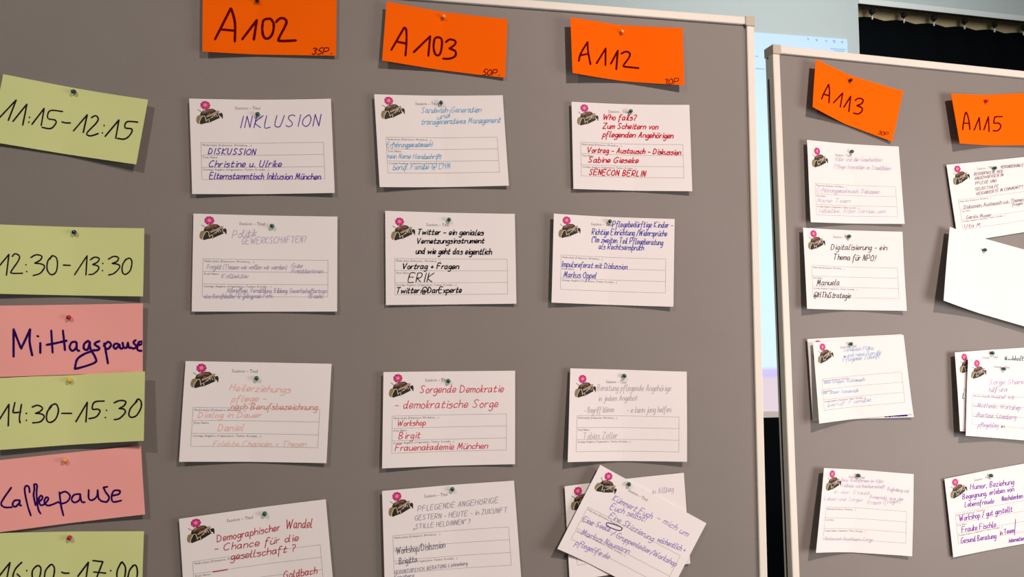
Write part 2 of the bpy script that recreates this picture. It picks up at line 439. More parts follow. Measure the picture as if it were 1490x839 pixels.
def flower(cx, cy, r, lobes=9, amp=.12, n=36):
    return poly([(cx+r*(1+amp*math.cos(lobes*t))*math.cos(t), cy+r*(1+amp*math.cos(lobes*t))*math.sin(t)*.95) for t in [2*math.pi*i/n for i in range(n)]])
EMB = {
 'dark': uvmerge([poly([(190, 410), (215, 340), (290, 290), (400, 262), (470, 265), (530, 310), (545, 330), (400, 480), (300, 590), (200, 622), (160, 560)]),
                  poly([(300, 590), (400, 480), (500, 400), (545, 330), (590, 360), (600, 465), (520, 505), (400, 565)]),
                  poly([(588, 372), (612, 350), (645, 352), (662, 400), (656, 485), (640, 480), (626, 445), (598, 430)]),
                  poly([(360, 540), (395, 545), (385, 585), (370, 585)]),
                  strokes_uv([[(150, 285), (175, 305), (215, 330)]], 12)]),
 'gold': uvmerge([poly([(112, 500), (135, 430), (190, 408), (235, 425), (215, 490), (180, 550), (175, 612), (140, 600), (112, 560)]),
                  strokes_uv([[(330, 430), (430, 385), (540, 335)], [(320, 520), (400, 480), (440, 450)]], 15)]),
 'brown': uvmerge([poly([(225, 350), (300, 300), (390, 275), (400, 320), (340, 350), (250, 385)]), poly([(400, 275), (455, 280), (480, 310), (430, 335), (400, 330)]),
                   poly([(340, 375), (400, 345), (410, 375), (360, 400)])]),
 'sand': uvmerge([poly([(320, 425), (440, 370), (550, 300), (585, 300), (595, 330), (560, 350), (440, 415), (330, 460)]), poly([(260, 320), (320, 295), (330, 305), (280, 335)])]),
 'cream': strokes_uv([[(172, 598), (185, 540), (215, 475), (238, 435)], [(245, 432), (280, 430), (300, 470), (305, 530)], [(310, 555), (330, 520), (350, 515)],
                      [(370, 500), (378, 545), (372, 575)], [(410, 470), (440, 450), (455, 462)], [(478, 400), (500, 440)], [(520, 385), (545, 435)], [(560, 365), (580, 400), (592, 450)], [(600, 430), (630, 455)]], 10),
}
FLW = flower(305, 185, 100, 9, .06); FLC = uvmerge([flower(305, 182, 40, 6, .25)] + [strokes_uv([[(305+55*math.cos(t), 188+50*math.sin(t)), (305+80*math.cos(t+.2), 188+74*math.sin(t+.2))]], 9) for t in [.5+k*1.05 for k in range(6)]])

# ------------------------------------------------------------------ sheets of paper and card
def inv_bilinear(q, p):
    u = v = .5
    for _ in range(12):
        f = [(1-u)*(1-v)*q[0][k]+u*(1-v)*q[1][k]+u*v*q[2][k]+(1-u)*v*q[3][k]-p[k] for k in (0, 1)]
        du = [(1-v)*(q[1][k]-q[0][k])+v*(q[2][k]-q[3][k]) for k in (0, 1)]
        dv = [(1-u)*(q[3][k]-q[0][k])+u*(q[2][k]-q[1][k]) for k in (0, 1)]
        D = du[0]*dv[1]-du[1]*dv[0]
        u -= (f[0]*dv[1]-f[1]*dv[0])/D; v -= (du[0]*f[1]-du[1]*f[0])/D
    return u, v

SN = [0]
class Sheet:
    def __init__(s, P, px, pin, lift, bc=0.004, base=0.0009, pw=1.4, wav=0.0006):
        """px: four image corners TL TR BR BL; lift: how far each corner stands off the board (m)"""
        s.P = P; s.lift = lift; s.bc = bc; s.base = base; s.pw = pw; s.wav = wav; SN[0] += 1; s.k = SN[0]*1.7
        s.q = [P.hit(*c, l+base) for c, l in zip(px, lift)]
        a, b = P.hit(pin[0], pin[1], 0.002+base)
        s.up, s.vp = inv_bilinear(s.q, (a, b))
    def L(s, u, v):
        up = s.up; T = s.lift
        def prof(l, r, c):
            if u < up: return c+(l-c)*min(1.3, ((up-u)/up))**s.pw
            return c+(r-c)*min(1.3, ((u-up)/(1-up)))**s.pw
        z = (1-v)*prof(T[0], T[1], 0.0006)+v*prof(T[3], T[2], s.bc)
        z += s.wav*math.sin(5*u+s.k)*math.sin(4*v+s.k*.7)*min(1, 4*abs(u-up))
        return max(0.0003, z)+s.base
    def pt(s, u, v, off=0.0):
        q = s.q; a, b = [(1-u)*(1-v)*q[0][k]+u*(1-v)*q[1][k]+u*v*q[2][k]+(1-u)*v*q[3][k] for k in (0, 1)]
        return s.P.pt(a, b, s.L(u, v)+off)
    def fromimg(s, x, y):
        u, v = .5, .5
        for _ in range(3):
            u, v = inv_bilinear(s.q, s.P.hit(x, y, s.L(min(1, max(0, u)), min(1, max(0, v)))))
        return u, v

def build_sheet(name, S, m, label, cat, group, thick=0.0003, form=False, writing=(), NU=28, NV=20, logo_clip=None, rulefade=1):
    q = S.q; root = tag(empty(name, mat4(S.P, sum(c[0] for c in q)/4, sum(c[1] for c in q)/4, S.base)), label, cat, group)
    us = sorted(set([i/NU for i in range(NU+1)]+[round(S.up, 4)]))
    n = len(us)
    V = [S.pt(u, j/NV) for j in range(NV+1) for u in us]
    V += [S.pt(u, j/NV, -thick) for j in range(NV+1) for u in us]
    K = n*(NV+1)
    Fc = []
    for j in range(NV):
        for i in range(n-1):
            a = j*n+i
            Fc.append((a, a+n, a+n+1, a+1)); Fc.append((K+a, K+a+1, K+a+n+1, K+a+n))
    for i in range(n-1):
        Fc.append((i, i+1, K+i+1, K+i)); a = NV*n+i; Fc.append((a, K+a, K+a+1, a+1))
    for j in range(NV):
        a = j*n; Fc.append((a, K+a, K+a+n, a+n)); a = j*n+n-1; Fc.append((a, a+n, K+a+n, K+a))
    obj('sheet' if form or m is PAPER else 'card_sheet', V, Fc, m, root, smooth=False)
    if form:
        dv = next((d for k_, d in (('Twitter', .045), ('pencil', .045), ('unreadable', .06)) if k_ in label), 0)
        for pt_ in PT: obj('printed_caption', [S.pt(u, v+dv, .00012) for u, v in pt_[0]], pt_[1], PRINT, root)
        obj('form_table', [S.pt(u, v+dv, .00012) for u, v in RULES[0]], RULES[1], PRINTL, root)
        e = obj('printed_emblem', [S.pt(u, v+dv, .00012) for u, v in EMB['dark'][0]], EMB['dark'][1], LOGO['dark'], root)
        for k, (nm, of) in dict(gold=('emblem_shine', .00016), brown=('emblem_patch', .0002), sand=('emblem_band', .00024), cream=('emblem_lettering', .00028)).items():
            obj(nm, [S.pt(u, v+dv, of) for u, v in EMB[k][0]], EMB[k][1], LOGO[k], e, root=root)
        fl = obj('printed_flower', [S.pt(u, v+dv, .0002) for u, v in FLW[0]], FLW[1], LOGO['pink'], root)
        obj('flower_heart', [S.pt(u, v+dv, .00026) for u, v in FLC[0]], FLC[1], LOGO['lp'], fl, root=root)
    groups = {}
    for k, wr in enumerate(writing):
        groups[(wr['nm'], wr['c'], k)] = [wr]
    for (nm, c, _k), ws in groups.items():
        V, Fc = [], []
        for wr in ws:
            for s in wr['s']:
                for r in smooth(s): ribbon(r, wr['w'], V, Fc)
        W3 = []
        for p in V:
            u, v = S.fromimg(*p)
            W3.append(S.pt(min(.998, max(.002, u)), min(.998, max(.002, v)), .0003))
        obj(nm, W3, Fc, ink(c), root)
    return root

def T(text, x0, y0, x1, y1, cap, c=None, w=None, **k):
    return ('t', text, x0, y0, x1, y1, cap, c, w, k)
def lines(col, wd, lst, nm='written_line', conn=False, jit=.65, slant=.24):
    out = []
    for it in lst:
        _, text, x0, y0, x1, y1, cap, c, w_, k = it
        kk = dict(conn=conn, jit=jit, slant=slant); kk.update(k)
        out.append(dict(nm=nm, c=c or col, w=(w_ or wd)*0.82, s=text_strokes(text, x0, y0, x1, y1, cap, **kk)))
    return out
def traced(col, wd, ox, oy, sc, strokes, nm='handwriting'):
    return [dict(nm=nm, c=col, w=wd*1.12, s=[[(ox+x/sc, oy+y/sc) for x, y in s] for s in strokes])]

def pin(S_or_P, x, y, color, label, base=0.0012, r=0.0034):
    P = S_or_P
    a, b = P.hit(x, y, base+0.006)
    root = tag(empty('push_pin', mat4(P, a, b, base)), label, 'pin', 'ball-head pins holding the papers')
    tx, ty = random.uniform(-.0012, .0012), random.uniform(0.0, .0012)
    V, Fc = [], []; nr, ns = 9, 12
    hb = base+0.0008                       # rear of head
    prof = [(0, 0), (.55, .02), (.85, .16), (1, .42), (1.0, .62), (.88, .84), (.6, .96), (.25, 1.0), (0, 1.0)]
    for i, (pr, h) in enumerate(prof):
        for k in range(ns):
            t = 2*math.pi*k/ns
            V.append(P.pt(a+r*pr*math.cos(t)+tx*h, b+r*pr*math.sin(t)+ty*h, hb+h*r*2.0))
    for i in range(len(prof)-1):
        for k in range(ns):
            A = i*ns+k; B = i*ns+(k+1) % ns
            Fc.append((A, B, B+ns, A+ns))
    obj('pin_head', V, Fc, PINC[color], root, smooth=True)
    V, Fc = [], []
    for l, rr in ((-0.004, .0001), (base, .0005), (hb+.001, .0006)):
        for k in range(6):
            t = 2*math.pi*k/6; V.append(P.pt(a+rr*math.cos(t), b+rr*math.sin(t), l))
    for i in range(2):
        for k in range(6): Fc.append((i*6+k, i*6+(k+1) % 6, i*6+6+(k+1) % 6, i*6+6+k))
    obj('pin_needle', V, Fc, NEEDLE, root)
    return root

# ------------------------------------------------------------------ time cards down the left
BK = (38, 30, 42); NV_ = (48, 12, 92); MR = (92, 8, 8)
G_T = 'time and break cards down the left edge'
def mm(*a): return [v/1000 for v in a]
cards = [
 ('green', [(5, 108), (215.5, 145), (198, 239), (-15, 205.5)], (107, 132), mm(5, 11, 13, 6), 0, 'blue',
  'pale green time card reading 11:15-12:15, tilted, topmost in the left column', 'dark blue pin on the tilted 11:15 green card'),
 ('green', [(-9, 326), (210, 332), (208, 431), (-11, 427)], (107, 337), mm(6, 9, 11, 8), 0, 'blue',
  'pale green time card reading 12:30-13:30 above the upper pink card', 'dark blue pin on the 12:30 green card'),
 ('pink', [(-6, 444.5), (208, 441), (207.5, 541), (-6, 548.5)], (99, 461), mm(4, 8, 5, 5), 0, 'red',
  'salmon pink card reading Mittagspause', 'red pin on the upper pink card'),
 ('green', [(-8, 550), (211, 540), (209, 641), (-10, 655)], (101, 552), mm(6, 15, 22, 9), .001, 'yellow',
  'pale green time card reading 14:30-15:30 between the two pink cards', 'yellow pin on the 14:30 green card'),
 ('pink', [(-9, 670), (205, 648), (211, 748), (-8, 775)], (94, 669), mm(3, 7, 9, 6), 0, 'gold',
  'salmon pink card reading Kaffeepause, lower right corner lifted', 'amber yellow pin on the lower pink card'),
 ('green', [(-9, 775.5), (209.5, 772.5), (206, 871), (-10, 874)], (100, 782), mm(4, 6, 7, 5), 0, 'red',
  'pale green time card reading 16:00-17:00 cut off by the bottom edge', 'red pin on the bottom green card'),
]
tr = [
 traced(BK, 2.0, 0, 80, 4.66, [[(-6, 428), (110, 305), (57, 443)], [(88, 450), (183, 333), (155, 475)], [(200, 420), (201, 424)], [(196, 453), (197, 457)],
   [(217, 470), (300, 362), (280, 478)], [(425, 383), (340, 377), (325, 428), (372, 440), (380, 462), (345, 498), (285, 490)], [(420, 453), (445, 460), (478, 460)],
   [(498, 515), (592, 405), (565, 525)], [(620, 425), (648, 411), (667, 432), (650, 465), (610, 505), (588, 535), (615, 548), (667, 532)], [(706, 476), (707, 480)], [(694, 526), (696, 530)],
   [(713, 552), (807, 440), (785, 565)], [(935, 455), (862, 452), (848, 492), (890, 500), (895, 520), (870, 555), (840, 570), (795, 565)]]),
 traced(BK, 1.9, 0, 310, 4.93, [[(-10, 385), (65, 295), (47, 445)], [(88, 310), (110, 290), (140, 308), (130, 345), (85, 410), (85, 430), (162, 430)], [(187, 368), (187, 372)], [(191, 416), (193, 420)],
   [(222, 318), (260, 298), (300, 308), (290, 335), (250, 358), (300, 365), (320, 385), (290, 430), (238, 447)], [(375, 308), (345, 340), (338, 400), (365, 440), (400, 425), (413, 370), (405, 320), (375, 305), (358, 330)],
   [(455, 372), (505, 374)], [(535, 442), (625, 305), (617, 443)], [(648, 335), (680, 315), (712, 325), (700, 350), (665, 368), (705, 380), (705, 405), (670, 435), (638, 440)], [(738, 358), (738, 362)], [(735, 410), (737, 414)],
   [(778, 330), (815, 310), (850, 318), (840, 345), (805, 360), (850, 368), (858, 390), (820, 430), (780, 443)], [(905, 328), (880, 370), (878, 420), (900, 438), (935, 410), (947, 350), (930, 322), (900, 335)]]),
 traced(NV_, 3.0, 0, 430, 4.93, [[(98, 437), (98, 240), (148, 367), (160, 362), (217, 240), (213, 330), (232, 428)], [(290, 338), (290, 410)], [(268, 289), (276, 291)], [(368, 248), (378, 408)], [(452, 248), (467, 390)],
   [(335, 352), (400, 340), (480, 322)], [(545, 330), (515, 335), (500, 370), (520, 395), (548, 370), (550, 335), (553, 385), (570, 395)],
   [(635, 322), (605, 345), (603, 380), (630, 385), (645, 330), (650, 380), (683, 440), (680, 480), (550, 522), (540, 510), (555, 455), (600, 420), (650, 400), (680, 388)],
   [(715, 325), (690, 335), (680, 350), (712, 372), (705, 388), (670, 392)], [(748, 340), (760, 400), (775, 485)], [(745, 360), (775, 330), (797, 350), (780, 378), (757, 380)],
   [(850, 345), (825, 345), (815, 365), (830, 380), (850, 360), (858, 350), (862, 375), (880, 378)], [(880, 335), (888, 370), (910, 370), (918, 335), (925, 370), (940, 372)],
   [(975, 318), (958, 335), (980, 365), (960, 378), (935, 370)], [(985, 358), (1018, 345), (1025, 330), (1000, 330), (985, 360), (990, 390), (1020, 395)]]),
 traced(BK, 2.1, 0, 530, 4.93, [[(-8, 402), (65, 285), (60, 440)], [(108, 272), (95, 330), (100, 345), (150, 340)], [(155, 285), (140, 380), (145, 418)], [(190, 348), (190, 352)], [(190, 398), (190, 402)],
   [(232, 305), (270, 292), (305, 310), (290, 335), (255, 350), (300, 355), (318, 375), (290, 410), (235, 418)], [(370, 300), (340, 340), (335, 395), (360, 415), (400, 390), (420, 330), (405, 285), (375, 290), (352, 315)],
   [(443, 350), (515, 350)], [(545, 410), (627, 270), (617, 412)], [(748, 262), (690, 265), (667, 285), (665, 320), (700, 320), (718, 335), (690, 375), (638, 388)], [(765, 326), (765, 330)], [(757, 378), (757, 382)],
   [(818, 275), (860, 258), (903, 265), (890, 295), (855, 315), (890, 320), (898, 345), (860, 385), (820, 395)], [(985, 262), (940, 310), (925, 355), (940, 378), (980, 365), (1012, 310), (1012, 265), (990, 248), (968, 280)]]),
 traced(NV_, 2.5, 0, 640, 4.217, [[(70, 290), (15, 370), (10, 398), (35, 412), (75, 410)], [(118, 368), (90, 370), (78, 395), (95, 408), (118, 385), (122, 368), (122, 398), (132, 400)],
   [(182, 320), (178, 288), (160, 280), (152, 310), (170, 400), (190, 462)], [(212, 300), (210, 270), (228, 275), (225, 330), (235, 420), (250, 450)], [(212, 300), (207, 340), (220, 400)],
   [(215, 390), (250, 370), (262, 350), (250, 340), (238, 365), (250, 398), (275, 390), (298, 360), (285, 350), (272, 375), (290, 400), (320, 395), (355, 380)],
   [(365, 318), (375, 400), (390, 462)], [(365, 330), (400, 315), (430, 340), (415, 375), (380, 388), (355, 378)], [(490, 330), (455, 335), (440, 365), (460, 382), (488, 365), (493, 330), (500, 375), (522, 380)],
   [(545, 305), (545, 355), (565, 368), (595, 345), (600, 305), (605, 355), (615, 365)], [(660, 285), (635, 290), (650, 320), (670, 350), (655, 378), (618, 372)],
   [(690, 340), (730, 330), (735, 310), (700, 310), (685, 345), (695, 378), (745, 370)]]),
 traced((22, 26, 34), 2.1, 0, 640, 4.217, [[(-10, 840), (62, 750), (40, 860)], [(135, 748), (95, 790), (80, 840), (100, 880), (130, 850), (105, 820)], [(165, 798), (165, 802)], [(160, 848), (160, 852)],
   [(225, 770), (200, 800), (200, 850), (215, 880), (240, 850), (252, 790), (235, 768), (215, 780)], [(310, 765), (280, 800), (275, 860), (300, 880), (325, 850), (335, 790), (320, 762), (300, 772)], [(378, 808), (395, 815), (425, 815)],
   [(478, 835), (543, 748), (525, 870)], [(570, 738), (632, 745), (610, 800), (580, 880)], [(575, 808), (650, 815)], [(680, 798), (680, 802)], [(675, 848), (675, 852)],
   [(745, 748), (720, 800), (720, 850), (740, 880), (765, 840), (770, 780), (750, 746), (735, 765)], [(820, 768), (795, 800), (785, 860), (810, 880), (840, 840), (842, 790), (830, 765), (810, 775)]]),
]
for (col, px, pn, lf, bs, pc, lab, plab), wr in zip(cards, tr):
    S = Sheet(B1, px, pn, lf, bc=.003 if bs == 0 else .006, base=.0009+bs)
    build_sheet('time_card' if col == 'green' else 'break_card', S, GREEN if col == 'green' else PINK, lab, 'card', G_T, .00035, writing=wr)
    pin(B1, pn[0], pn[1], pc, plab, .0012+bs)

# ------------------------------------------------------------------ orange room cards
G_O = 'orange room number cards along the top'
orange = [
 (B1, [(295, -17), (490, -10), (489, 81), (294.5, 75)], (374, -0.5), mm(10, 6, 5, 10), 'black', 'orange room card reading A102, leftmost and cut by the top edge', 'black pin half visible at the top of the A102 card',
  traced(MR, 3.3, 280, 0, 6.208, [[(205, 355), (345, 80), (355, 90), (385, 210), (383, 375)], [(255, 265), (380, 277)], [(450, 355), (582, 182), (555, 358)],
    [(680, 170), (640, 190), (632, 280), (650, 340), (690, 345), (725, 300), (735, 220), (710, 175), (680, 170)], [(755, 200), (795, 165), (840, 175), (845, 220), (780, 350), (800, 370), (935, 365)]])
  + lines(MR, 1.6, [T('35P.', 453.5, 79, 482, 78.5, 9)])),
 (B1, [(562.5, 2), (738.5, 28), (735, 113), (556, 88)], (645, 23), mm(12, 5, 5, 12), 'gold', 'orange room card reading A103, tilted, second from the left', 'brownish pin on the A103 card',
  traced(MR, 2.8, 540, 0, 6.452, [[(190, 468), (310, 260), (330, 280), (332, 400), (323, 522)], [(240, 390), (325, 408)], [(400, 490), (555, 340), (537, 525)],
    [(625, 350), (595, 370), (587, 450), (605, 510), (640, 515), (662, 450), (662, 370), (625, 350)], [(702, 395), (740, 370), (790, 385), (785, 420), (735, 455), (790, 480), (790, 525), (740, 550), (675, 550)]])
  + lines(MR, 1.5, [T('50P.', 702, 109, 726, 110, 8.5)])),
 (B1, [(830, 25), (993.5, 40.5), (995.5, 124), (833, 106)], (905.5, 45), mm(16, 9, 12, 17), 'gold', 'orange room card reading A112, creased at its pale pin, rightmost on the large board', 'pale amber pin on the A112 card',
  traced(MR, 2.4, 810, 10, 6.4545, [[(208, 510), (225, 440), (290, 330), (295, 420), (318, 540)], [(220, 455), (300, 440)], [(375, 530), (460, 390), (458, 550)], [(508, 535), (575, 410), (560, 588)], [(572, 430), (566, 500), (560, 580)],
    [(605, 440), (650, 420), (685, 435), (680, 475), (630, 545), (635, 560), (700, 568), (770, 575)]]) + lines(MR, 1.2, [T('30P', 966, 123, 987, 122, 8)])),
 (B2, [(1187, 86), (1314.5, 132.5), (1298.5, 206), (1182.5, 155.5)], (1239, 116), mm(16, 5, 5, 18), 'black', 'orange room card reading A113, strongly tilted, left on the second board', 'black pin on the A113 card',
  traced(MR, 1.9, 1160, 70, 5.595, [[(198, 415), (215, 370), (255, 295), (262, 350), (258, 445)], [(215, 375), (260, 387)], [(295, 445), (370, 365), (350, 480)], [(380, 480), (435, 392), (420, 515)],
    [(470, 425), (500, 408), (535, 420), (525, 450), (485, 468), (525, 485), (525, 515), (495, 535), (458, 528)]]) + lines(MR, 1.0, [T('30P', 1277, 195, 1291, 198, 5.5)])),
 (B2, [(1384, 136), (1524, 134), (1527, 211), (1396.5, 208.5)], (1436, 146), mm(15, 6, 6, 17), 'red', 'orange room card reading A115, cut by the right edge', 'red pin on the A115 card',
  traced(MR, 1.8, 1350, 120, 7.63, [[(385, 525), (395, 440), (415, 345), (430, 338), (455, 420), (465, 522)], [(392, 450), (462, 455)], [(513, 528), (570, 390), (580, 525)], [(622, 525), (672, 380), (680, 545)],
    [(825, 378), (755, 380), (740, 395), (735, 450), (780, 450), (810, 475), (800, 510), (770, 535), (725, 535)]])),
]
for P, px, pn, lf, pc, lab, plab, wr in orange:
    S = Sheet(P, px, pn, lf, bc=.003, pw=1.15)
    build_sheet('room_card', S, ORANGE, lab, 'card', G_O, .00035, writing=wr)
    pin(P, pn[0], pn[1], pc, plab)

